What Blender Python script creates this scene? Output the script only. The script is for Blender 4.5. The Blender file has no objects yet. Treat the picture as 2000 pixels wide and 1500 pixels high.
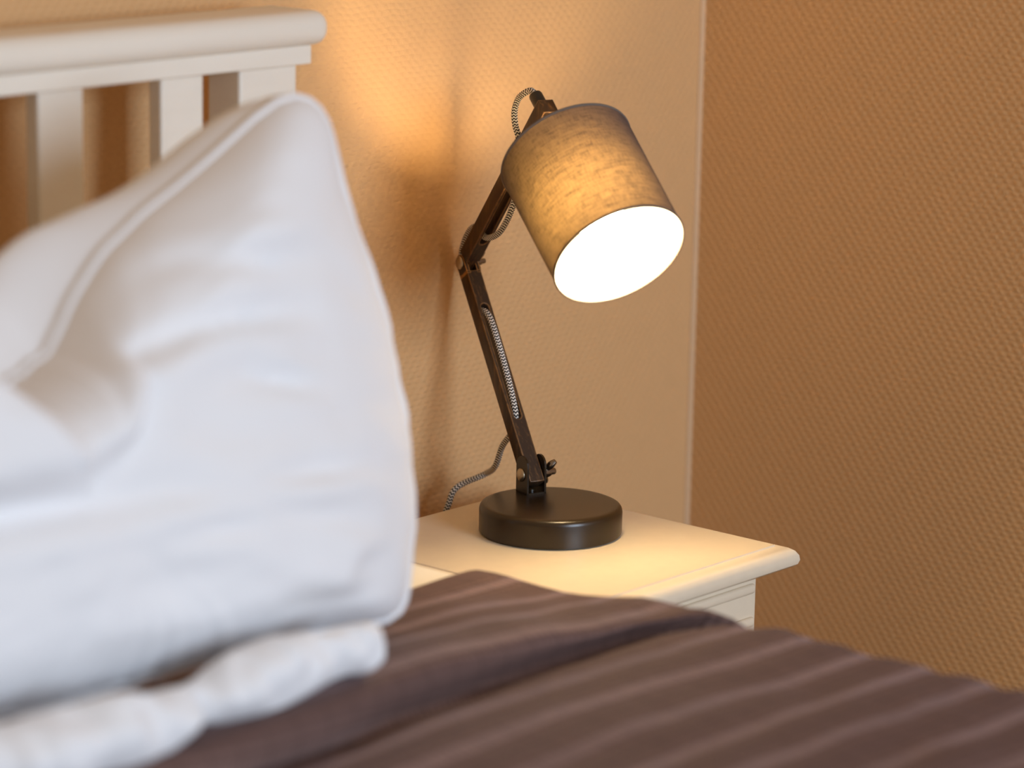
import bpy, bmesh, math, random
import numpy as np
from mathutils import Vector, Matrix, noise
random.seed(4)
SC = bpy.context.scene
COL = SC.collection
# ------------------------------------------------------------------ camera
CAM = Vector((-2.98119732, -2.27940782, 1.46451747))
YAW, PITCH, ROLL, FPX = 0.7102, 0.2159, 0.0194, 6215.1
fw = Vector((math.cos(YAW)*math.cos(PITCH), math.sin(YAW)*math.cos(PITCH), -math.sin(PITCH)))
rt = Vector((math.sin(YAW), -math.cos(YAW), 0)); up = rt.cross(fw)
r2 = rt*math.cos(ROLL) + up*math.sin(ROLL); u2 = -rt*math.sin(ROLL) + up*math.cos(ROLL)
cd = bpy.data.cameras.new('camera'); cam = bpy.data.objects.new('camera', cd); COL.objects.link(cam)
cam.matrix_world = Matrix(((r2.x, u2.x, -fw.x, CAM.x), (r2.y, u2.y, -fw.y, CAM.y), (r2.z, u2.z, -fw.z, CAM.z), (0, 0, 0, 1)))
cd.sensor_width = 36; cd.lens = FPX/2000*36; cd.clip_start = .05
cd.dof.use_dof = True; cd.dof.focus_distance = 3.33; cd.dof.aperture_fstop = 2.5
SC.camera = cam
# ------------------------------------------------------------------ world, light, exposure
w = bpy.data.worlds.new('room_ambience'); SC.world = w; w.use_nodes = True
bg = w.node_tree.nodes['Background']; bg.inputs[0].default_value = (1.0, .70, .42, 1); bg.inputs[1].default_value = .35
def area(name, loc, target, sx, sy, power, color):
    l = bpy.data.lights.new(name, 'AREA'); l.shape = 'RECTANGLE'; l.size = sx; l.size_y = sy; l.energy = power; l.color = color
    o = bpy.data.objects.new(name, l); COL.objects.link(o); o.location = loc
    o.rotation_euler = (Vector(target)-Vector(loc)).to_track_quat('-Z', 'Y').to_euler(); return o
area('window_daylight', (-1.3, -4.4, 1.75), (-1.2, -.3, .8), 1.5, 1.5, 122, (.66, .81, 1.0))
BULB_STRENGTH = 200
vs = SC.view_settings; vs.view_transform = 'Standard'; vs.look = 'None'; vs.gamma = 1; vs.use_curve_mapping = False
vs.exposure = 0.0

# ------------------------------------------------------------------ materials
def mat(name):
    m = bpy.data.materials.new(name); m.use_nodes = True; nt = m.node_tree
    b = nt.nodes['Principled BSDF']; return m, nt, b
def N(nt, t, **kw):
    n = nt.nodes.new(t)
    for k, v in kw.items(): setattr(n, k, v)
    return n
def math_n(nt, op, a, b=None, clamp=False):
    n = nt.nodes.new('ShaderNodeMath'); n.operation = op; n.use_clamp = clamp
    for i, v in enumerate((a, b)):
        if v is None: continue
        if isinstance(v, (int, float)): n.inputs[i].default_value = v
        else: nt.links.new(v, n.inputs[i])
    return n.outputs[0]
def mixc(nt, fac, c1, c2):
    n = nt.nodes.new('ShaderNodeMix'); n.data_type = 'RGBA'
    for i, v in ((0, fac), (6, c1), (7, c2)):
        if isinstance(v, (int, float)): n.inputs[i].default_value = v
        elif isinstance(v, tuple): n.inputs[i].default_value = v if len(v) == 4 else (*v, 1)
        else: nt.links.new(v, n.inputs[i])
    return n.outputs[2]
def bump(nt, h, strength, dist, bsdf, normal=None):
    n = nt.nodes.new('ShaderNodeBump'); n.inputs['Strength'].default_value = strength; n.inputs['Distance'].default_value = dist
    nt.links.new(h, n.inputs['Height'])
    if bsdf is not None: nt.links.new(n.outputs[0], bsdf.inputs['Normal'])
    return n.outputs[0]
def noise_n(nt, vec, scale, detail=3, rough=.5):
    n = nt.nodes.new('ShaderNodeTexNoise'); n.inputs['Scale'].default_value = scale; n.inputs['Detail'].default_value = detail; n.inputs['Roughness'].default_value = rough
    if vec is not None: nt.links.new(vec, n.inputs['Vector'])
    return n.outputs[0]
def mapping(nt, vec, scale=(1, 1, 1), rot=(0, 0, 0)):
    n = nt.nodes.new('ShaderNodeMapping'); nt.links.new(vec, n.inputs[0]); n.inputs['Scale'].default_value = scale; n.inputs['Rotation'].default_value = rot
    return n.outputs[0]

def wallpaper(name, horiz, base):
    """embossed wallpaper: staggered little horizontal pads"""
    m, nt, b = mat(name)
    pos = N(nt, 'ShaderNodeNewGeometry').outputs['Position']
    sep = N(nt, 'ShaderNodeSeparateXYZ'); nt.links.new(pos, sep.inputs[0])
    nz = noise_n(nt, pos, 38, 2)
    nz2 = noise_n(nt, pos, 150, 2)
    h = sep.outputs[horiz]
    row = math_n(nt, 'ADD', math_n(nt, 'MULTIPLY', sep.outputs[2], 1/.0062), math_n(nt, 'MULTIPLY', nz, 1.1))
    rowi = math_n(nt, 'FLOOR', row)
    rowf = math_n(nt, 'SUBTRACT', row, rowi)
    colm = math_n(nt, 'ADD', math_n(nt, 'MULTIPLY', h, 1/.0125), math_n(nt, 'ADD', math_n(nt, 'MULTIPLY', rowi, -.40), math_n(nt, 'MULTIPLY', nz2, .5)))
    a = math_n(nt, 'SINE', math_n(nt, 'MULTIPLY', colm, 2*math.pi))
    c = math_n(nt, 'SINE', math_n(nt, 'MULTIPLY', rowf, math.pi))
    h1 = math_n(nt, 'MULTIPLY', math_n(nt, 'ADD', math_n(nt, 'MULTIPLY', a, .6), .6), c)
    h2 = math_n(nt, 'ADD', h1, math_n(nt, 'MULTIPLY', nz2, .6))
    bump(nt, h2, .55, .0010, b)
    nt.links.new(mixc(nt, nz, (base[0]*.96, base[1]*.95, base[2]*.93), base), b.inputs['Base Color'])
    b.inputs['Roughness'].default_value = .62; b.inputs['Specular IOR Level'].default_value = .3
    return m
M = {}
M['wall_x'] = wallpaper('embossed_wallpaper_back', 0, (.70, .42, .195))
M['wall_y'] = wallpaper('embossed_wallpaper_side', 1, (.70, .42, .195))
def simple(name, col, rough, metal=0., spec=.5, nscale=0, nstr=.0, ndist=.001, coat=0):
    m, nt, b = mat(name)
    tc = N(nt, 'ShaderNodeTexCoord').outputs['Object']
    nz = noise_n(nt, tc, nscale or 30, 3)
    nt.links.new(mixc(nt, nz, tuple(c*.94 for c in col), tuple(min(1, c*1.03) for c in col)), b.inputs['Base Color'])
    b.inputs['Roughness'].default_value = rough; b.inputs['Metallic'].default_value = metal
    b.inputs['Specular IOR Level'].default_value = spec
    if nstr: bump(nt, nz, nstr, ndist, b)
    if coat: b.inputs['Coat Weight'].default_value = coat; b.inputs['Coat Roughness'].default_value = .25
    return m
M['caulk'] = simple('caulk', (.70, .46, .26), .6)
M['floor'] = simple('carpet', (.22, .18, .15), .95, nscale=200, nstr=.5, ndist=.003)
M['night_paint'] = simple('cream_lacquer', (.82, .70, .53), .34, nscale=60, nstr=.05, ndist=.0004)
M['mattress'] = simple('white_sheet_cotton', (.90, .87, .83), .8, nscale=300, nstr=.1, ndist=.0005)
M['black_metal'] = simple('black_powder_coat', (.022, .0125, .005), .29, metal=0., spec=.46, nscale=900, nstr=.05, ndist=.0002)
M['brass'] = simple('aged_steel', (.52, .44, .33), .32, metal=1., nscale=100)
M['black_plastic'] = simple('black_plastic', (.012, .011, .010), .45)
M['chrome'] = simple('dark_nickel', (.30, .27, .24), .25, metal=1.)

# bed white paint with knots
m, nt, b = mat('white_painted_pine')
tc = N(nt, 'ShaderNodeNewGeometry').outputs['Position']
nz = noise_n(nt, mapping(nt, tc, (3, 3, 20)), 4, 4)
base = mixc(nt, nz, (.84, .77, .66), (.88, .82, .72))
v = N(nt, 'ShaderNodeTexVoronoi'); v.inputs['Scale'].default_value = 4.2; nt.links.new(mapping(nt, tc, (1, 1, .8)), v.inputs['Vector'])
knot = math_n(nt, 'SUBTRACT', 1.0, math_n(nt, 'MULTIPLY', v.outputs['Distance'], 13), clamp=True)
nt.links.new(mixc(nt, math_n(nt, 'MULTIPLY', knot, .55), base, (.72, .50, .26)), b.inputs['Base Color'])
b.inputs['Roughness'].default_value = .42
bump(nt, nz, .1, .0006, b); M['bed_paint'] = m

# worn dark wood: edges rubbed down to orange-brown timber
m, nt, b = mat('worn_dark_wood')
tco = N(nt, 'ShaderNodeTexCoord').outputs['UV']
bev = N(nt, 'ShaderNodeBevel'); bev.samples = 6; bev.inputs['Radius'].default_value = .0021
geo = N(nt, 'ShaderNodeNewGeometry')
dp = N(nt, 'ShaderNodeVectorMath', operation='DOT_PRODUCT'); nt.links.new(bev.outputs[0], dp.inputs[0]); nt.links.new(geo.outputs['Normal'], dp.inputs[1])
edge = math_n(nt, 'MULTIPLY', math_n(nt, 'SUBTRACT', 1.0, dp.outputs['Value']), 9.0)
wn = noise_n(nt, geo.outputs['Position'], 160, 4, .6)
wn2 = noise_n(nt, mapping(nt, geo.outputs['Position'], (2.6, 1.2, .22)), 110, 4, .7)
wear = math_n(nt, 'MULTIPLY', edge, math_n(nt, 'MULTIPLY', math_n(nt, 'SUBTRACT', wn, .25), 3.4, clamp=True), clamp=True)
patch = math_n(nt, 'MULTIPLY', math_n(nt, 'SUBTRACT', wn2, .52), .9, clamp=True)
fac = math_n(nt, 'ADD', wear, patch, clamp=True)
nt.links.new(mixc(nt, fac, (.034, .017, .009), (.62, .29, .085)), b.inputs['Base Color'])
b.inputs['Roughness'].default_value = .42
bump(nt, wn, .25, .0004, b); M['wood'] = m

# braided black and white textile flex (UV: x around 0..1, y metres along)
m, nt, b = mat('braided_textile_flex')
uv = N(nt, 'ShaderNodeTexCoord').outputs['UV']; sep = N(nt, 'ShaderNodeSeparateXYZ'); nt.links.new(uv, sep.inputs[0])
tri = math_n(nt, 'PINGPONG', math_n(nt, 'MULTIPLY', sep.outputs[0], 10.0), 1.0)
ph = math_n(nt, 'FRACT', math_n(nt, 'ADD', math_n(nt, 'MULTIPLY', sep.outputs[1], 1/.0034), math_n(nt, 'MULTIPLY', tri, .55)))
st = math_n(nt, 'GREATER_THAN', ph, .5)
nt.links.new(mixc(nt, st, (.012, .010, .010), (.82, .78, .72)), b.inputs['Base Color']); b.inputs['Roughness'].default_value = .8
bump(nt, math_n(nt, 'PINGPONG', math_n(nt, 'MULTIPLY', ph, 2), 1.0), .4, .0004, b); M['flex'] = m

# linen lampshade, lets light through
def shade_mat(name, outer, trans, tcol):
    m = bpy.data.materials.new(name); m.use_nodes = True; nt = m.node_tree; nt.nodes.clear()
    uv = N(nt, 'ShaderNodeTexCoord').outputs['UV']
    wv1 = noise_n(nt, mapping(nt, uv, (48, 440, 1)), 1, 3, .7)     # threads around (long in u)
    wv2 = noise_n(nt, mapping(nt, uv, (400, 45, 1)), 1, 3, .7)     # threads along the axis
    cl = noise_n(nt, mapping(nt, uv, (30, 60, 1)), 1, 3, .6)
    s1 = noise_n(nt, mapping(nt, uv, (16, 170, 1)), 1, 2, .6)
    wv = math_n(nt, 'ADD', math_n(nt, 'ADD', math_n(nt, 'MULTIPLY', wv1, .85), math_n(nt, 'MULTIPLY', wv2, .85)), math_n(nt, 'ADD', math_n(nt, 'MULTIPLY', cl, .35), math_n(nt, 'MULTIPLY', s1, .45)))
    f = N(nt, 'ShaderNodeMapRange'); nt.links.new(wv, f.inputs[0]); f.inputs[1].default_value = .95; f.inputs[2].default_value = 1.55; f.inputs[3].default_value = .22; f.inputs[4].default_value = 1.6
    out = N(nt, 'ShaderNodeOutputMaterial'); d = N(nt, 'ShaderNodeBsdfDiffuse'); gm = N(nt, 'ShaderNodeNewGeometry'); nt.links.new(mixc(nt, gm.outputs['Backfacing'], mixc(nt, f.outputs[0], tuple(c*.55 for c in outer), outer), (.66, .62, .54)), d.inputs[0])
    tcn = N(nt, 'ShaderNodeVectorMath', operation='SCALE'); tcn.inputs[0].default_value = tcol; nt.links.new(f.outputs[0], tcn.inputs['Scale'])
    t = N(nt, 'ShaderNodeBsdfTranslucent'); nt.links.new(tcn.outputs[0], t.inputs[0])
    # light leaks between the threads best when looked at square on
    lw = N(nt, 'ShaderNodeLayerWeight'); lw.inputs['Blend'].default_value = .5
    sq = math_n(nt, 'ADD', math_n(nt, 'MULTIPLY', math_n(nt, 'POWER', math_n(nt, 'SUBTRACT', 1.0, lw.outputs['Facing']), 1.8), 1.15), .07)
    tc2 = N(nt, 'ShaderNodeVectorMath', operation='SCALE'); nt.links.new(tcn.outputs[0], tc2.inputs[0]); nt.links.new(sq, tc2.inputs['Scale'])
    nt.links.new(tc2.outputs[0], t.inputs[0])
    ad = N(nt, 'ShaderNodeMixShader'); ad.inputs[0].default_value = trans; nt.links.new(d.outputs[0], ad.inputs[1]); nt.links.new(t.outputs[0], ad.inputs[2])
    bp = N(nt, 'ShaderNodeBump'); bp.inputs['Strength'].default_value = .4; bp.inputs['Distance'].default_value = .0006; nt.links.new(wv, bp.inputs['Height'])
    nt.links.new(bp.outputs[0], d.inputs['Normal'])
    nt.links.new(ad.outputs[0], out.inputs[0]); return m
M['shade'] = shade_mat('grey_linen', (.15, .115, .115), .30, (.118, .073, .028))
M['hem'] = simple('grey_linen_tape', (.16, .13, .11), .85, nscale=500, nstr=.3, ndist=.0005)
m = bpy.data.materials.new('glowing_bulb_glass'); m.use_nodes = True; nt = m.node_tree; nt.nodes.clear()
out = N(nt, 'ShaderNodeOutputMaterial'); em = N(nt, 'ShaderNodeEmission'); em.inputs[0].default_value = (1.0, .74, .41, 1); em.inputs[1].default_value = BULB_STRENGTH
nt.links.new(em.outputs[0], out.inputs[0]); M['bulb'] = m

# white pillow cotton
m, nt, b = mat('white_pillow_cotton')
tc = N(nt, 'ShaderNodeTexCoord').outputs['Object']
b.inputs['Base Color'].default_value = (.86, .86, .87, 1); b.inputs['Roughness'].default_value = .85
b.inputs['Sheen Weight'].default_value = .15
n1 = noise_n(nt, tc, 400, 2); bump(nt, n1, .15, .0005, b); M['pillow'] = m

# dark woven satin-striped bedspread; UV y = metres along the bed, x = metres across
m, nt, b = mat('dark_striped_bedspread')
uv = N(nt, 'ShaderNodeTexCoord').outputs['UV']; sep = N(nt, 'ShaderNodeSeparateXYZ'); nt.links.new(uv, sep.inputs[0])
wob = noise_n(nt, uv, 3, 2)
yy = math_n(nt, 'ADD', sep.outputs[1], math_n(nt, 'MULTIPLY', wob, .012))
p1 = math_n(nt, 'PINGPONG', math_n(nt, 'MULTIPLY', yy, 1/.031), 1.0)
band = N(nt, 'ShaderNodeMapRange'); nt.links.new(p1, band.inputs[0]); band.inputs[1].default_value = .72; band.inputs[2].default_value = .80
rib = math_n(nt, 'PINGPONG', math_n(nt, 'MULTIPLY', sep.outputs[0], 1/.004), 1.0)
thin = math_n(nt, 'GREATER_THAN', math_n(nt, 'PINGPONG', math_n(nt, 'MULTIPLY', sep.outputs[0], 1/.017), 1.0), .955)
grain = noise_n(nt, mapping(nt, uv, (420, 60, 1)), 1, 4, .75)
c0 = mixc(nt, grain, (.082, .047, .040), (.170, .102, .089))
c1 = mixc(nt, math_n(nt, 'MULTIPLY', rib, grain), (.15, .090, .076), (.44, .275, .235))
patchy = noise_n(nt, mapping(nt, uv, (4, 14, 1)), 1, 2)
cc = mixc(nt, math_n(nt, 'MULTIPLY', band.outputs[0], math_n(nt, 'MULTIPLY', patchy, 1.7, clamp=True)), c0, c1)
cc = mixc(nt, math_n(nt, 'MULTIPLY', math_n(nt, 'LESS_THAN', math_n(nt, 'ABSOLUTE', math_n(nt, 'SUBTRACT', p1, .52)), .05), .45), cc, c1)
cc = mixc(nt, math_n(nt, 'MULTIPLY', thin, .5), cc, (.03, .02, .018))
nt.links.new(cc, b.inputs['Base Color']); b.inputs['Roughness'].default_value = .80; b.inputs['Specular IOR Level'].default_value = .12
nt.links.new(math_n(nt, 'ADD', math_n(nt, 'MULTIPLY', band.outputs[0], .14), .05), b.inputs['Sheen Weight']); b.inputs['Sheen Roughness'].default_value = .4; b.inputs['Sheen Tint'].default_value = (.75, .78, 1.0, 1)
bump(nt, math_n(nt, 'ADD', math_n(nt, 'MULTIPLY', band.outputs[0], 1.0), math_n(nt, 'MULTIPLY', rib, .3)), .5, .0012, b); M['spread'] = m

# ------------------------------------------------------------------ mesh helpers
def worldloc(o):
    v = Vector((0, 0, 0))
    while o: v += o.location; o = o.parent
    return v
def obj(name, bm, material, parent=None, smooth=False, angle=None, origin=None):
    """bmesh is authored in world coordinates; the object's origin is parent's origin or `origin`"""
    me = bpy.data.meshes.new(name)
    org = Vector(origin) if origin is not None else (worldloc(parent) if parent else Vector((0, 0, 0)))
    bmesh.ops.translate(bm, verts=bm.verts, vec=-org)
    bmesh.ops.recalc_face_normals(bm, faces=bm.faces)
    bm.to_mesh(me); bm.free(); me.materials.append(material)
    o = bpy.data.objects.new(name, me); COL.objects.link(o)
    if parent: o.parent = parent; o.location = org - worldloc(parent)
    else: o.location = org
    if smooth:
        for p in me.polygons: p.use_smooth = True
        if angle: me.set_sharp_from_angle(angle=math.radians(angle))
    return o
def thing(name, label, cat, loc):
    o = bpy.data.objects.new(name, None); COL.objects.link(o); o.location = loc; o.empty_display_size = .05
    o['label'] = label; o['category'] = cat; return o
def tag(o, label, cat, group=None):
    o['label'] = label; o['category'] = cat
    if group: o['group'] = group
    return o
def box(bm, x0, x1, y0, y1, z0, z1, bev=0, seg=2):
    r = bmesh.ops.create_cube(bm, size=1)
    for v in r['verts']: v.co = Vector((x0+(v.co.x+.5)*(x1-x0), y0+(v.co.y+.5)*(y1-y0), z0+(v.co.z+.5)*(z1-z0)))
    if bev:
        es = list({e for v in r['verts'] for e in v.link_edges}); bmesh.ops.bevel(bm, geom=es, offset=bev, segments=seg, profile=.5, affect='EDGES')
    return bm
def frame_mat(o, x, y, z):
    return Matrix(((x.x, y.x, z.x, o.x), (x.y, y.y, z.y, o.y), (x.z, y.z, z.z, o.z), (0, 0, 0, 1)))
def lathe(bm, prof, mtx=Matrix(), n=64, closed=False):
    """prof: (radius, height) list about local z"""
    rings = []
    for r, h in prof:
        if r < 1e-6: rings.append([bm.verts.new(mtx @ Vector((0, 0, h)))])
        else: rings.append([bm.verts.new(mtx @ Vector((r*math.cos(2*math.pi*i/n), r*math.sin(2*math.pi*i/n), h))) for i in range(n)])
    prs = list(zip(rings, rings[1:])) + ([(rings[-1], rings[0])] if closed else [])
    for a, b_ in prs:
        for i in range(n):
            j = (i+1) % n
            if len(a) == 1 and len(b_) == 1: continue
            if len(a) == 1: bm.faces.new((a[0], b_[i], b_[j]))
            elif len(b_) == 1: bm.faces.new((a[i], b_[0], a[j]))
            else: bm.faces.new((a[i], b_[i], b_[j], a[j]))
    return bm
def tube(bm, pts, rad, n=16, caps=True, uvl=None, sub=8):
    """Catmull-Rom tube with parallel-transported frame"""
    P = [Vector(p) for p in pts]; Q = [P[0]*2-P[1]] + P + [P[-1]*2-P[-2]]
    c = []
    for i in range(1, len(Q)-2):
        for k in range(sub):
            t = k/sub
            c.append(.5*((2*Q[i]) + (Q[i+1]-Q[i-1])*t + (2*Q[i-1]-5*Q[i]+4*Q[i+1]-Q[i+2])*t*t + (3*Q[i]-Q[i-1]-3*Q[i+1]+Q[i+2])*t**3))
    c.append(P[-1])
    T = [(c[min(i+1, len(c)-1)]-c[max(i-1, 0)]).normalized() for i in range(len(c))]
    nv = T[0].orthogonal().normalized(); rings = []; L = 0; Ls = []
    for i, p in enumerate(c):
        if i: L += (p-c[i-1]).length
        nv = (nv - T[i]*nv.dot(T[i])).normalized(); bn = T[i].cross(nv)
        rr = rad(i/(len(c)-1)) if callable(rad) else rad
        rings.append([bm.verts.new(p + (nv*math.cos(2*math.pi*k/n) + bn*math.sin(2*math.pi*k/n))*rr) for k in range(n)]); Ls.append(L)
    for i in range(len(rings)-1):
        for k in range(n):
            f = bm.faces.new((rings[i][k], rings[i][(k+1) % n], rings[i+1][(k+1) % n], rings[i+1][k]))
            if uvl is not None:
                for lp, (uu, vv) in zip(f.loops, ((k, i), (k+1, i), (k+1, i+1), (k, i+1))): lp[uvl].uv = (uu/n, Ls[vv])
    if caps: bm.faces.new(rings[0]); bm.faces.new(rings[-1])
    return bm
def struct(o, label=None):
    o['kind'] = 'structure'
    if label: o['label'] = label
    return o

# ------------------------------------------------------------------ room
bm = bmesh.new(); box(bm, -4.2, .12, 0, .12, 0, 2.6); struct(obj('wall_back', bm, M['wall_x']), 'wall with beige embossed wallpaper behind the bed and lamp')
bm = bmesh.new(); box(bm, 0, .12, -3.2, 0, 0, 2.6); struct(obj('wall_right', bm, M['wall_y']), 'side wall with beige embossed wallpaper right of the nightstand')
bm = bmesh.new(); box(bm, -4.2, .12, -3.2, .12, -.1, 0); struct(obj('floor', bm, M['floor']), 'carpeted floor under the bed')
bm = bmesh.new()     # quarter-round bead of sealant in the corner
n = 6; R_ = .0046; ring = []
for z in (0.0, 2.6):
    ring.append([bm.verts.new((0, 0, z))] + [bm.verts.new((-R_*math.cos(math.pi/2*i/n)*1.25, -R_*math.sin(math.pi/2*i/n), z)) for i in range(n+1)])
for i in range(n+2):
    j = (i+1) % (n+2); bm.faces.new((ring[0][i], ring[0][j], ring[1][j], ring[1][i]))
bm.faces.new(ring[0]); bm.faces.new(ring[1])
struct(obj('trim_1', bm, M['caulk'], smooth=True, angle=50), 'pale bead of sealant down the corner of the walls')

# ------------------------------------------------------------------ bed
bed = thing('bed', 'white painted wooden slatted bed with rounded top rail', 'bed', (-1.66, -.08, 0))
XR = -.752; XL = -2.55; YF = -.125; YB = -.04
bm = bmesh.new()      # rounded cap, profile swept along x with rounded end
box(bm, XL-.005, XR, YF, YB, 1.120, 1.154)
bmesh.ops.bevel(bm, geom=[e for e in bm.edges], offset=.0155, segments=6, profile=.5, affect='EDGES')
obj('top_rail', bm, M['bed_paint'], bed, True, 40)
bm = bmesh.new(); box(bm, XL+.01, XR-.018, YF+.012, YB-.012, 1.102, 1.1205, .0015); obj('cap_moulding', bm, M['bed_paint'], bed)
XP = XR-.030
for x1 in (XP, XL+.105):
    bm = bmesh.new(); box(bm, x1-.077, x1, YF+.02, YB-.02, 0, 1.1025, .003); obj('post', bm, M['bed_paint'], bed)
sx = -.905
xs = sx
while xs > XL+.2:
    bm = bmesh.new(); box(bm, xs-.054, xs, YF+.022, YF+.040, .50, 1.103, .0025); obj('slat', bm, M['bed_paint'], bed)
    xs -= .150
bm = bmesh.new(); box(bm, XL+.105, XP-.077, YF+.02, YF+.045, .42, .502, .003); obj('lower_rail', bm, M['bed_paint'], bed)
for x0 in (XP-.026, XL+.03):
    bm = bmesh.new(); box(bm, x0-.026, x0, -2.14, YF+.02, .24, .42, .004); obj('side_rail', bm, M['bed_paint'], bed)
bm = bmesh.new(); box(bm, XL+.03, XP-.026, -2.17, -2.14, .20, .52, .006); obj('foot_board', bm, M['bed_paint'], bed)
for x0 in (XP-.03, XL+.08):
    bm = bmesh.new(); box(bm, x0-.05, x0+.02, -2.175, -2.115, 0, .22, .004); obj('leg', bm, M['bed_paint'], bed)

bm = bmesh.new(); box(bm, -2.50, -.765, -2.12, -.13, .40, .630, .022, 5)
tag(obj('mattress', bm, M['mattress'], smooth=True, angle=60, origin=(-1.63, -1.12, .40)), 'bed mattress in a white fitted sheet, bare strip beside the nightstand', 'mattress')

# bedspread: a profile along the bed, swept across and draped over the sides
def lerp_tab(t, tab):
    if t <= tab[0][0]: return tab[0][1]
    for (a, va), (b_, vb) in zip(tab, tab[1:]):
        if t <= b_:
            k = (t-a)/(b_-a); k = k*k*(3-2*k); return va+(vb-va)*k
    return tab[-1][1]
def yc(x): return lerp_tab(x, [(-1.6, -.650), (-1.29, -.625), (-1.15, -.606), (-1.0, -.600), (-.87, -.603), (-.82, -.620), (-.765, -.655)])
def prof(x):
    """list of (y, z) from head end to foot, at across-position x"""
    c = yc(x)
    g = lerp_tab(x, [(-1.12, 1.0), (-1.0, .78), (-.90, .40), (-.82, .24), (-.77, .20)])      # thickness of folded-back layer
    zl = .655
    h = .029*g
    hump = lerp_tab(x, [(-.95, 0.0), (-.80, 1.0)])
    pts = [(-.352, .618), (-.346, .632), (-.352, .641+.004*hump), (-.372, .6445+.002*hump), (-.41, .650-.004*hump), (-.46, .660-.016*hump), (c+.055, zl+h*.90+.001*hump), (c+.028, zl+h*.99), (c+.010, zl+h),
           (c+.001, zl+h*.95), (c-.0055, zl+h*.76), (c-.0080, zl+h*.45), (c-.006, zl+h*.12), (c+.001, zl-.010), (c-.009, zl-.016), (c-.022, zl-.006), (c-.048, zl+.002), (c-.08, zl+.0055),
           (c-.14, zl+.005), (-.85, zl+.004), (-1.0, zl+.006), (-1.2, zl+.010), (-1.5, zl+.012), (-1.9, zl+.010), (-2.08, zl), (-2.15, zl-.03), (-2.18, zl-.09), (-2.185, zl-.25)]
    return pts
def catmull(pts, per):
    P = [Vector((a, b_)) for a, b_ in pts]; Q = [P[0]*2-P[1]] + P + [P[-1]*2-P[-2]]; o = []
    for i in range(1, len(Q)-2):
        k_ = per if i < 19 else per*3
        for k in range(k_):
            t = k/k_; o.append(.5*((2*Q[i]) + (Q[i+1]-Q[i-1])*t + (2*Q[i-1]-5*Q[i]+4*Q[i+1]-Q[i+2])*t*t + (3*Q[i]-Q[i-1]-3*Q[i+1]+Q[i+2])*t**3))
    o.append(P[-1]); return o
bm = bmesh.new(); uvl = bm.loops.layers.uv.new('UVMap')
EX = -.800; RAD = .040; cols = []
us = [(-2.56+.018*i) for i in range(int((EX+2.56)/.018)+1)]
ulist = [(u, 'f') for u in us] + [(EX, 'f')] + [(EX + RAD*math.pi/2*k/8, 'r') for k in range(1, 9)] + [(EX+RAD*math.pi/2+.02*k, 'd') for k in range(1, 17)]
for u, kind in ulist:
    if kind == 'f': bx, drop, ang, off = u, 0.0, 0.0, 0.0
    elif kind == 'r': ang = (u-EX)/RAD; bx = EX+RAD*math.sin(ang); drop = RAD*(1-math.cos(ang))
    else: ang = math.pi/2; bx = EX+RAD; drop = RAD+(u-EX-RAD*math.pi/2)
    pr = catmull(prof(min(bx, -.74)), 4); row = []; s = 0; prev = None
    for q in pr:
        if prev is not None: s += (q-prev).length
        prev = q
        zz = q.y
        amp = .55 + .45*min(1, max(0, (yc(bx)-.01-q.x)/.05)) + .9*min(1, max(0, (-.72-q.x)/.15))
        wv = .0038*noise.noise(Vector((bx*2.6, q.x*9.0, 3.1))) + .0034*noise.noise(Vector((bx*5, q.x*24.0, 7.7))) + .0010*noise.noise(Vector((bx*30, q.x*34.0, 1.7)))
        n_ = wv*amp + .0012*math.cos(2*math.pi*s/.062)
        base_z = zz - .630     # height above mattress top is carried around the side
        hh = base_z + n_
        out_ = hh if kind != 'f' else 0
        side = .008 + .25*n_
        px = bx + math.sin(ang)*side
        pz = .630 - drop + math.cos(ang)*hh
        row.append((bm.verts.new((px, q.x, pz)), u, s))
    cols.append(row)
for a, b_ in zip(cols, cols[1:]):
    for i in range(len(a)-1):
        f = bm.faces.new((a[i][0], a[i+1][0], b_[i+1][0], b_[i][0]))
        for lp, q in zip(f.loops, (a[i], a[i+1], b_[i+1], b_[i])): lp[uvl].uv = (q[1], q[2])
sp = obj('bedspread', bm, M['spread'], smooth=True, origin=(-1.65, -1.2, .66))
tag(sp, 'dark brown striped bedspread folded back near the pillow', 'bedspread')
md = sp.modifiers.new('thickness', 'SOLIDIFY'); md.thickness = .004; md.offset = -1 if sp.data.polygons[len(sp.data.polygons)//3].normal.z > 0 else 1

# ------------------------------------------------------------------ pillow
PO = Vector((-1.45, -.50, .69)); PV = Vector((0, .29, .957)); PN = Vector((0, -.957, .29)); PU = Vector((1, 0, 0))
right = [(.0, .243), (.073, .270), (.112, .312), (.154, .345), (.206, .370), (.264, .394), (.326, .424), (.372, .446), (.395, .450), (.418, .444), (.430, .420), (.430, .38), (.434, .339), (.440, .31),
         (.450, .264), (.449, .215), (.450, .174), (.442, .114), (.434, .075), (.418, .037), (.406, .007), (.380, -.012), (.350, -.002), (.300, .003), (.225, .006), (.139, .006), (.059, .006), (0, .006)]
left = [(-.88*a, b_+.004) for a, b_ in reversed(right[1:-1])]
OUT = right + left
CX, CY = .03, .15
def outline(th):
    """distance from centre to the seam in direction th"""
    best = None; d = (math.cos(th), math.sin(th))
    for (x0, y0), (x1, y1) in zip(OUT, OUT[1:]+OUT[:1]):
        ex, ey = x1-x0, y1-y0; det = d[0]*(-ey)+ex*d[1]
        if abs(det) < 1e-12: continue
        qx, qy = x0-CX, y0-CY
        t = (qx*(-ey)+ex*qy)/det; s = (d[0]*qy-d[1]*qx)/det
        if t > 0 and -1e-6 <= s <= 1+1e-6: best = t if best is None else max(best, t)
    return best
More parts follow.
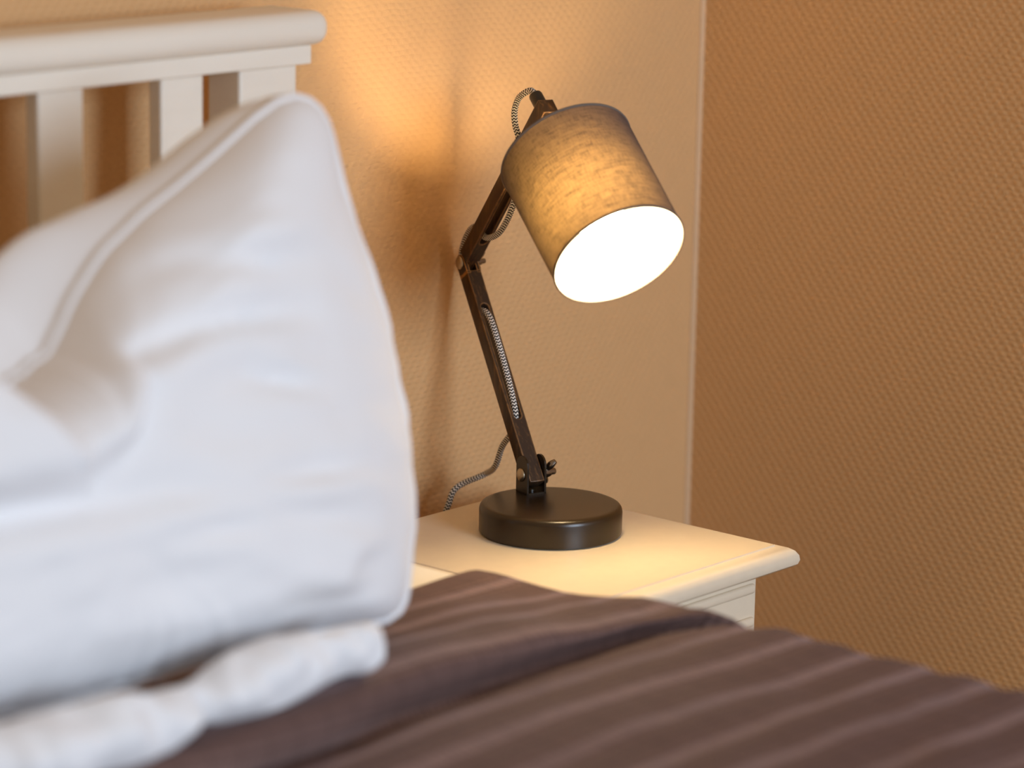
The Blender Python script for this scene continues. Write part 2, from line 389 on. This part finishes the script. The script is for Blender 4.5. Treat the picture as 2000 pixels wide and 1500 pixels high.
def seg_d(u, v, a, b_):
    ax, ay = a; bx, by = b_; L2 = (bx-ax)**2+(by-ay)**2
    t = max(0, min(1, ((u-ax)*(bx-ax)+(v-ay)*(by-ay))/L2)); return math.hypot(u-ax-t*(bx-ax), v-ay-t*(by-ay)), t
# (from, to, amplitude, width) creases (negative) and ridges (positive) in the pillow's own plane
CREASES = [([(.145, .350), (.246, .338), (.350, .326)], .0060, .013), ([(.150, .328), (.246, .318), (.35, .305)], -.0045, .013), ([(.225, .312), (.300, .309)], -.0070, .008),
           ([(.10, .257), (.197, .271), (.305, .263)], -.0110, .010), ([(.11, .243), (.20, .254), (.30, .244)], .0060, .012), ([(.199, .241), (.290, .214)], .0070, .009), ([(.205, .226), (.300, .199)], -.0090, .008),
           ([(.096, .252), (.094, .224), (.075, .192), (.03, .172)], -.0110, .011), ([(-.22, .168), (-.06, .160), (.115, .145)], -.0110, .015), ([(-.2, .135), (.10, .125)], .0050, .015),
           ([(.09, .115), (.18, .105)], -.0060, .009), ([(.20, .141), (.35, .130)], -.0060, .009), ([(.21, .125), (.35, .113)], .0050, .010), ([(.21, .110), (.33, .086)], -.0060, .009),
           ([(.29, .052), (.36, .046)], -.0080, .010), ([(.06, .296), (.173, .322)], -.0060, .013), ([(.26, .020), (.30, .060), (.35, .070)], .0060, .012), ([(.22, .035), (.30, .026), (.36, .03)], -.0070, .009),
           ([(.36, .285), (.43, .262)], -.0050, .010), ([(.35, .235), (.44, .215)], -.0045, .011), ([(.36, .180), (.44, .165)], -.0050, .011), ([(.02, .055), (.14, .040), (.25, .048)], .0045, .014), ([(.02, .085), (.16, .075)], -.0040, .012)]
CREASES += [([(-.88*a, b_) for a, b_ in pl], am, wd) for pl, am, wd in CREASES if min(p[0] for p in pl) > .18]
def front_h(u, v, r):
    h = .088*(1-r**2.6)**.72
    k = (1-r**4)
    for pl, am, wd in CREASES:
        best = (9, 0)
        for q in range(len(pl)-1):
            d, t = seg_d(u, v, pl[q], pl[q+1]); best = min(best, (d, (q+t)/(len(pl)-1)))
        if best[0] < 4*wd: h += 1.15*am*math.exp(-(best[0]/wd)**2)*k*(.35+.65*math.sin(math.pi*min(max(best[1], .06), .94)))
    # swelling either side of the chopped-in middle
    d = math.hypot((u+.055)/.142, (v-.232)/.060); h += .026*(1/(1+math.exp((d-1)*11)))*(1-r**8)
    h += .006*noise.noise(Vector((u*5, v*11, 1)))*k + .0042*noise.noise(Vector((u*14+v*6, v*28, 5)))*k + .0012*noise.noise(Vector((u*40, v*70, 8)))*k
    h += .0035*noise.noise(Vector((math.atan2(v-CY, u-CX)*9, r*1.2, 9)))*r**6
    return h
def back_h(u, v, r):
    return .080*(1-r**3.2)**.62 + .006*noise.noise(Vector((u*7, v*7, 21)))*(1-r**4)
bm = bmesh.new(); NA, NR = 240, 46
def pside(fn, sign):
    rings = []
    for j in range(NR+1):
        r = math.sin(math.pi/2*j/NR)**.9
        ring = []
        for i in range(NA):
            th = 2*math.pi*i/NA; R = RO[i]*r
            u, v = CX+math.cos(th)*R, CY+math.sin(th)*R
            hh = max(fn(u, v, min(r, 1)), -.002) if j < NR else 0
            p = PO+PU*u+PV*v+(PN*hh if sign > 0 else -PN*hh*.9+PV*hh*(.75*min(1, max(0, v/.25)))+PV*(.062*math.exp(-((u-.01)/.15)**2)*min(1, max(0, v/.2))*(1-r**8)))
            ring.append(p)
        rings.append(ring)
    return rings
RO = [outline(2*math.pi*i/NA) for i in range(NA)]
# round the corners of the outline a little and pucker the seam
RO = [.25*RO[i-1]+.5*RO[i]+.25*RO[(i+1) % NA] + .0032*noise.noise(Vector((i*.42, 0, 0))) for i in range(NA)]
F = pside(front_h, 1); Bk = pside(back_h, -1)
rim = [bm.verts.new(p) for p in F[NR]]
for S, flip in ((F, False), (Bk, True)):
    vr = [None]*(NR+1); cen = sum((p for p in S[0]), Vector())/NA; c = bm.verts.new(cen)
    for j in range(1, NR): vr[j] = [bm.verts.new(p) for p in S[j]]
    vr[NR] = rim
    for i in range(NA):
        k = (i+1) % NA; f = (c, vr[1][i], vr[1][k]); bm.faces.new(f if not flip else f[::-1])
        for j in range(1, NR):
            f = (vr[j][i], vr[j+1][i], vr[j+1][k], vr[j][k]); bm.faces.new(f if not flip else f[::-1])
pil = thing('pillow', 'plump white pillow standing on its side against the white slatted headboard', 'pillow', (-1.43, -.50, .69))
obj('pillow_body', bm, M['pillow'], pil, True)
bm = bmesh.new()      # piped seam around the edge
pts = [PO+PU*(CX+math.cos(2*math.pi*i/NA)*RO[i])+PV*(CY+math.sin(2*math.pi*i/NA)*RO[i]) for i in range(NA)]
rings = []
for i, p in enumerate(pts):
    t = (pts[(i+1) % NA]-pts[i-1]).normalized(); a = PN; b_ = t.cross(a).normalized()
    rings.append([bm.verts.new(p+(a*math.cos(2*math.pi*k/8)+b_*math.sin(2*math.pi*k/8))*.0042) for k in range(8)])
for i in range(NA):
    j = (i+1) % NA
    for k in range(8): bm.faces.new((rings[i][k], rings[i][(k+1) % 8], rings[j][(k+1) % 8], rings[j][k]))
obj('seam', bm, M['pillow'], pil, True)
# crumpled open end of the pillowcase along the bottom
def flap(pts, rad, seed, sq=.62):
    bm = bmesh.new(); tube(bm, pts, rad, 28, True, None, 14)
    c = [Vector(p) for p in pts]
    for v in bm.verts:
        q = v.co
        d = .0120*noise.noise(Vector((q.x*26, q.y*26, q.z*26+seed))) + .0075*noise.noise(Vector((q.x*60, q.y*45, q.z*45+seed)))
        v.co += Vector((0, -.75, .45))*d*1.2
    return bm
def bulge(a, p=.45): return lambda t: max(.0015, a*(math.sin(math.pi*min(max(t, .0), 1.))**p))
bm = flap([(-1.412, -.588, .702), (-1.37, -.592, .704), (-1.32, -.588, .706), (-1.25, -.584, .706), (-1.21, -.588, .706), (-1.184, -.594, .704)], lambda t: bulge(.0245, .25)(t)*(1-.16*math.sin(11*t)), 2)
obj('pillowcase_hem', bm, M['pillow'], pil, True)
bm = flap([(-1.80, -.57, .708), (-1.68, -.590, .708), (-1.58, -.600, .706), (-1.50, -.606, .706), (-1.44, -.606, .704), (-1.39, -.596, .705)], bulge(.030, .3), 6)
obj('pillowcase_hem', bm, M['pillow'], pil, True)

# ------------------------------------------------------------------ nightstand
NL, NRt, NBk, NF, NT = -.708, -.372, -.075, -.410, .600
ns = thing('nightstand', 'cream painted nightstand with moulded top, standing under the desk lamp', 'nightstand', ((NL+NRt)/2, (NBk+NF)/2, 0))
# top: moulded edge swept round left, front and right
prof_t = [(-.004, 0.0), (-.0005, 0.0), (.0000, -.0014), (.0035, -.0016), (.0100, -.0030), (.0150, -.0062), (.0182, -.0110), (.0190, -.0160), (.0175, -.0205), (.0135, -.0235), (.008, -.0245), (-.012, -.0245)]
bm = bmesh.new(); rows = []
gx = .012   # side mouldings sit a little inside
for o_, dz in prof_t:
    z = NT+dz
    rows.append([bm.verts.new(c) for c in ((NL+gx-o_, NBk, z), (NL+gx-o_, NF-o_, z), (NRt-gx+o_, NF-o_, z), (NRt-gx+o_, NBk, z))])
for a, b_ in zip(rows, rows[1:]):
    for i in range(3): bm.faces.new((a[i], a[i+1], b_[i+1], b_[i]))
bm.faces.new(rows[0]); bm.faces.new(rows[-1])
bm.faces.new([r[0] for r in rows]); bm.faces.new([r[3] for r in rows])
obj('top', bm, M['night_paint'], ns, True, 32)
BR = NRt-.026; BL = NL+.026; BF = NF+.012; ZB = NT-.0245
bm = bmesh.new(); box(bm, BL, BR, BF, NBk, .06, ZB+.001, .0015); obj('body', bm, M['night_paint'], ns)
bm = bmesh.new(); box(bm, BL-.003, BR+.003, BF-.003, NBk, .0, .07, .002); obj('plinth', bm, M['night_paint'], ns)
def drawer(z0, z1):
    bm = bmesh.new(); x0, x1 = BL+.010, BR-.010
    box(bm, x0, x1, BF-.010, BF+.004, z0, z1, .0015)
    # raised bead frame with a sunk panel
    def ringbox(i, o_, y0, y1):
        box(bm, x0+i, x1-i, y0, y1, z1-i-o_, z1-i, .002); box(bm, x0+i, x1-i, y0, y1, z0+i, z0+i+o_, .002)
        box(bm, x0+i, x0+i+o_, y0, y1, z0+i+o_, z1-i-o_, .002); box(bm, x1-i-o_, x1-i, y0, y1, z0+i+o_, z1-i-o_, .002)
    if z1 < .42: ringbox(.010, .007, BF-.0145, BF-.009)
    d = obj('drawer', bm, M['night_paint'], ns)
    bm = bmesh.new(); zc = (z0+z1)/2; k = Matrix.Translation(((BL+BR)/2, BF-.010, zc)) @ Matrix.Rotation(math.radians(90), 4, 'X')
    lathe(bm, [(0, -.002), (.007, -.002), (.006, .010), (.013, .017), (.015, .023), (.011, .029), (0, .031)], k, 24); obj('knob', bm, M['brass'], d, True, 60)
bm = bmesh.new()
for z in (ZB-.0200, ZB-.0560): box(bm, BL+.005, BR-.005, BF-.0048, BF+.002, z-.0054, z+.0054, .0040, 4)
obj('fluted_moulding', bm, M['night_paint'], ns, True, 60)
drawer(.410, .512); drawer(.245, .400); drawer(.085, .232)

# ------------------------------------------------------------------ desk lamp
LB = Vector((-.5103, -.2115, NT))
az = math.radians(71); E = Vector((math.cos(az), math.sin(az), 0)); W = Vector((math.cos(az+math.pi/2), math.sin(az+math.pi/2), 0)); Zv = Vector((0, 0, 1))
FO = Vector((-.4906, -.1672, 0))                 # foot of the arm plane
def L(s, z, w=0): return FO + E*s + Zv*z + W*w   # point in the arm plane
lamp = thing('desk_lamp', 'lit desk lamp with grey linen shade, dark wooden folding arm and round black base', 'lamp', LB)
bm = bmesh.new()
lathe(bm, [(0, .0005), (.0725, .0005), (.0735, .001), (.0735, .0028), (.0750, .0032), (.0750, .0245), (.0744, .0275), (.0728, .0298), (.0700, .0310), (.066, .0312), (0, .0314)], Matrix.Translation(LB), 128)
obj('base', bm, M['black_metal'], lamp, True, 35)
S0, Z0 = .0008, .6515; S1, Z1 = .1458, .8546; S2, Z2 = -.012, 1.037
def arm_frame(s0, z0, s1, z1):
    a, b_ = L(s0, z0), L(s1, z1); d = (b_-a); ln = d.length; d.normalize(); p = W.cross(d).normalized()
    return a, d, p, ln
def bracket():
    bm = bmesh.new()
    for sgn in (1, -1):       # two cheeks with rounded tops
        w0 = sgn*.0095; w1 = sgn*.0118; out = []
        for s, z in [(-.0115, .6315), (.0115, .6315), (.0115, .660)] + [(.0115*math.cos(t), .6605+.0115*math.sin(t)) for t in [math.pi*k/12 for k in range(1, 12)]] + [(-.0115, .660)]: out.append((s, z))
        va = [bm.verts.new(L(s, z, w0)) for s, z in out]; vb = [bm.verts.new(L(s, z, w1)) for s, z in out]
        bm.faces.new(va); bm.faces.new(vb)
        for i in range(len(out)): j = (i+1) % len(out); bm.faces.new((va[i], va[j], vb[j], vb[i]))
    q = [(-.0115, -.0118), (.0115, -.0118), (.0115, .0118), (-.0115, .0118)]
    va = [bm.verts.new(L(s, .6313, w_)) for s, w_ in q]; vb = [bm.verts.new(L(s, .6335, w_)) for s, w_ in q]
    bm.faces.new(va); bm.faces.new(vb)
    for i in range(4): j = (i+1) % 4; bm.faces.new((va[i], va[j], vb[j], vb[i]))
    lathe(bm, [(0, 0), (.0045, 0), (.0045, .002), (.003, .0032), (0, .0036)], frame_mat(L(0, .6335), E, W, Zv), 16)
    return bm
obj('hinge_bracket', bracket(), M['black_metal'], lamp)
def curve_slab(outer, holes, half, mtx, bevel=.0008):
    """flat outline with holes, extruded both ways; local x,y = outline, z = thickness"""
    cu = bpy.data.curves.new('c', 'CURVE'); cu.dimensions = '2D'; cu.fill_mode = 'BOTH'; cu.extrude = half-bevel; cu.bevel_depth = bevel; cu.bevel_resolution = 1
    cu.offset = -bevel
    for pl in [outer]+holes:
        s = cu.splines.new('POLY'); s.points.add(len(pl)-1); s.use_cyclic_u = True
        for p, (x, y) in zip(s.points, pl): p.co = (x, y, 0, 1)
    t = bpy.data.objects.new('c', cu); me = bpy.data.meshes.new_from_object(t)
    bm = bmesh.new(); bm.from_mesh(me); bmesh.ops.remove_doubles(bm, verts=bm.verts, dist=1e-6); bm.transform(mtx)
    bpy.data.objects.remove(t); bpy.data.curves.remove(cu); bpy.data.meshes.remove(me); return bm
def slot(l0, l1, hw):
    a = [(l0+hw+hw*math.cos(t), hw*math.sin(t)) for t in [math.pi/2+math.pi*k/8 for k in range(9)]]
    return a + [(l1-hw+hw*math.cos(t), hw*math.sin(t)) for t in [-math.pi/2+math.pi*k/8 for k in range(9)]]
HW, HP = .00875, .00875
def merge(bm, other):
    me = bpy.data.meshes.new('t'); other.to_mesh(me); other.free(); bm.from_mesh(me); bpy.data.meshes.remove(me)
def plate(o_, d, p, w0, w1, l0, l1, rad):
    """plate in the arm plane: square at l0, rounded about l1"""
    out = [(l0, -rad), ] + [(l1+rad*math.sin(t), -rad*math.cos(t)) for t in [math.pi*k/14 for k in range(15)]] + [(l0, rad)]
    bm = bmesh.new(); va = [bm.verts.new(o_+d*l+p*q+W*w0) for l, q in out]; vb = [bm.verts.new(o_+d*l+p*q+W*w1) for l, q in out]
    bm.faces.new(va); bm.faces.new(vb)
    for i in range(len(out)): j = (i+1) % len(out); bm.faces.new((va[i], va[j], vb[j], vb[i]))
    return bm
# lower arm: slotted bar with a forked head
a, d, p, ln = arm_frame(S0, Z0, S1, Z1)
outer = [(-.0125, -HW), (ln-.0135, -HW), (ln-.0135, HW), (-.0125, HW)]
bm = curve_slab(outer, [slot(.060, .196, .0045)], HP, frame_mat(a, d, W, d.cross(W)))
for w0, w1 in ((.0044, HW-.0002), (-HW+.0002, -.0044)): merge(bm, plate(a, d, p, w0, w1, ln-.016, ln, HP-.0002))
obj('lower_arm', bm, M['wood'], lamp)
aL, dL, lnL = a, d, ln
# upper arm: shoulder and tongue at the elbow, end block that carries the lampholder
a, d, p, ln = arm_frame(S1, Z1, S2, Z2)
outer = [(.0105, -HW), (ln+.010, -HW), (ln+.010, HW), (.0105, HW), (.0105, .0040), (-.007, .0040), (-.007, -.0040), (.0105, -.0040)]
bm = curve_slab(outer, [slot(.040, .175, .0045)], HP, frame_mat(a, d, W, d.cross(W)))
obj('upper_arm', bm, M['wood'], lamp)
aU, dU, lnU = a, d, ln
# bolts and wing nuts
def bolt(s, z, w, r=.0073):
    bm = bmesh.new(); lathe(bm, [(0, 0), (r, 0), (r, .0006), (r*.93, .0016), (r*.7, .0028), (r*.35, .0035), (0, .0037)], frame_mat(L(s, z, w), E, Zv.cross(W)*-1 if False else W.cross(E), W), 32); return bm
obj('bolt_head', bolt(S0, Z0, .0118), M['brass'], lamp, True, 60)
obj('bolt_head', bolt(S1, Z1, HW), M['brass'], lamp, True, 60)
def wing(s, z, w, ang, sc=1.0):
    bm = bmesh.new(); o_ = L(s, z, -w)
    lathe(bm, [(0, 0), (.0030*sc, 0), (.0030*sc, .0125*sc), (.0024*sc, .0135*sc), (0, .0135*sc)], frame_mat(o_, E, -W.cross(E), -W), 16)
    lathe(bm, [(.0030*sc, 0), (.0056*sc, 0), (.0052*sc, .0045*sc), (.0040*sc, .0085*sc), (.003*sc, .0085*sc)], frame_mat(o_, E, -W.cross(E), -W), 20, True)
    c = math.cos(ang); s_ = math.sin(ang); D = E*c+Zv*s_
    for sg in (1, -1):
        tube(bm, [o_-W*.004*sc+D*sg*.003*sc, o_-W*.0065*sc+D*sg*.008*sc, o_-W*.0095*sc+D*sg*.0125*sc], lambda t: (.0020+.0012*math.sin(math.pi*t))*sc, 10, True, None, 6)
    return bm
obj('wing_nut', wing(S0, Z0, .0118, math.radians(125), 1.3), M['chrome'], lamp, True, 50)
obj('wing_nut', wing(S1, Z1, HW, math.radians(112), 1.0), M['chrome'], lamp, True, 50)

# shade on its tilted axis
C1 = Vector((-.5087, -.2198, 1.0005)); AX = Vector((-.28247812, -.74179173, -.60823609)).normalized(); SH = .1424; R1, R2 = .0705, .0695
ax_x = AX.cross(Zv).normalized(); ax_y = AX.cross(ax_x)
SM = frame_mat(C1, ax_x, ax_y, AX)
bm = bmesh.new(); uvl = bm.loops.layers.uv.new('UVMap'); n = 128; K = 12; rings = []
for k in range(K+1):
    t = k/K; r = R1+(R2-R1)*t
    rings.append([bm.verts.new(SM @ Vector((r*math.cos(2*math.pi*i/n), r*math.sin(2*math.pi*i/n), SH*t))) for i in range(n)])
for k in range(K):
    for i in range(n):
        j = (i+1) % n; f = bm.faces.new((rings[k][i], rings[k][j], rings[k+1][j], rings[k+1][i]))
        for lp, (uu, vv) in zip(f.loops, ((i, k), (i+1, k), (i+1, k+1), (i, k+1))): lp[uvl].uv = (uu/n*.44*2, vv/K*.1424*2)
sh = obj('lamp_shade', bm, M['shade'], lamp, True)
sh['label'] = 'grey linen drum shade glowing amber'
def ringtube(r, h, rad, m_, name, parent, rr=.0012):
    bm = bmesh.new(); c = [SM @ Vector((r*math.cos(2*math.pi*i/n), r*math.sin(2*math.pi*i/n), h)) for i in range(n)]; rg = []
    for i in range(n):
        t = (c[(i+1) % n]-c[i-1]).normalized(); b_ = t.cross(AX)
        rg.append([bm.verts.new(c[i]+(AX*math.cos(2*math.pi*k/8)*rad[1]+b_*math.sin(2*math.pi*k/8)*rad[0])) for k in range(8)])
    for i in range(n):
        j = (i+1) % n
        for k in range(8): bm.faces.new((rg[i][k], rg[i][(k+1) % 8], rg[j][(k+1) % 8], rg[j][k]))
    return obj(name, bm, m_, parent, True)
ringtube(R1, .0008, (.0010, .0016), M['hem'], 'top_hem', sh)
ringtube(R2, SH-.0008, (.0010, .0018), M['hem'], 'bottom_hem', sh)
bm = bmesh.new()      # wire carrier inside the top of the shade
lathe(bm, [(.0165, .010), (.0185, .010), (.0185, .012), (.0165, .012)], SM, 32, True)
for k in range(3):
    t = 2*math.pi*k/3+.5; tube(bm, [SM @ Vector((.0175*math.cos(t), .0175*math.sin(t), .011)), SM @ Vector((.045*math.cos(t), .045*math.sin(t), .010)), SM @ Vector(((R1-.001)*math.cos(t), (R1-.001)*math.sin(t), .003))], .0013, 8, True, None, 4)
obj('shade_carrier', bm, M['black_metal'], sh, True, 50)
bm = bmesh.new()
lathe(bm, [(0, -.0860), (.0040, -.0860), (.0068, -.0845), (.0072, -.0830), (.0072, -.030), (.0150, -.022), (.0165, -.016), (.0185, .058), (.0170, .064), (.0124, .064), (0, .060)], SM, 40)
obj('lamp_holder', bm, M['black_plastic'], lamp, True, 40)
bm = bmesh.new()
lathe(bm, [(0, .054), (.0125, .054), (.0125, .066), (.0150, .074), (.0225, .088), (.0250, .101), (.0235, .113), (.0180, .122), (.0095, .1275), (0, .129)], SM, 40)
obj('light_bulb', bm, M['bulb'], lamp, True)

# flex: one textile cable, out of the holder, down and through both arms, over the back of the nightstand
tip = C1 - AX*.0845
cab = [tip+AX*.012, tip+AX*.001, tip-AX*.006+E*.004, L(.030, 1.0520), L(.0430, 1.0440), L(.0500, 1.0300), L(.0475, 1.016), L(.0405, 1.0040)]
# through the upper arm to its front, bow, back through
def U(l, q, w=0): return aU+dU*l+W.cross(dU).normalized()*q+W*w
def Lo(l, q, w=0): return aL+dL*l+W.cross(dL).normalized()*q+W*w
sgn = 1 if (W.cross(dU)).dot(E) < 0 else -1      # +q*sgn = front (towards the room)
cab += [U(.170, -.014*sgn), U(.160, 0), U(.145, .014*sgn), U(.115, .024*sgn), U(.085, .025*sgn), U(.066, .019*sgn), U(.052, .009*sgn), U(.048, 0), U(.047, -.011*sgn), U(.033, -.019*sgn), U(.012, -.019*sgn), U(-.010, -.0135*sgn, -.003)]
sg2 = 1 if (W.cross(dL)).dot(E) < 0 else -1
cab += [Lo(lnL-.020, -.0145*sg2, -.004), Lo(lnL-.040, -.0125*sg2, -.003), Lo(lnL-.054, -.006*sg2), Lo(lnL-.062, .006*sg2), Lo(lnL-.074, .0125*sg2), Lo(lnL-.100, .0135*sg2), Lo(lnL-.130, .0125*sg2), Lo(lnL-.155, .0105*sg2), Lo(lnL-.180, .006*sg2), Lo(lnL-.189, -.001*sg2), Lo(lnL-.196, -.012*sg2)]
cab += [L(.062, .668), L(.080, .642, -.002), L(.108, .6265, -.006), Vector((-.4810, -.054, .6150)), Vector((-.4905, -.050, .596)), Vector((-.500, -.045, .560)), Vector((-.505, -.042, .48)), Vector((-.500, -.035, .30)), Vector((-.49, -.03, .10)), Vector((-.45, -.03, .012)), Vector((-.30, -.035, .006))]
bm = bmesh.new(); uvl = bm.loops.layers.uv.new('UVMap'); tube(bm, cab, .0033, 24, True, uvl, 10)
c_ = obj('power_cable', bm, M['flex'], lamp, True, 70); c_['label'] = 'black and white zigzag braided cable'
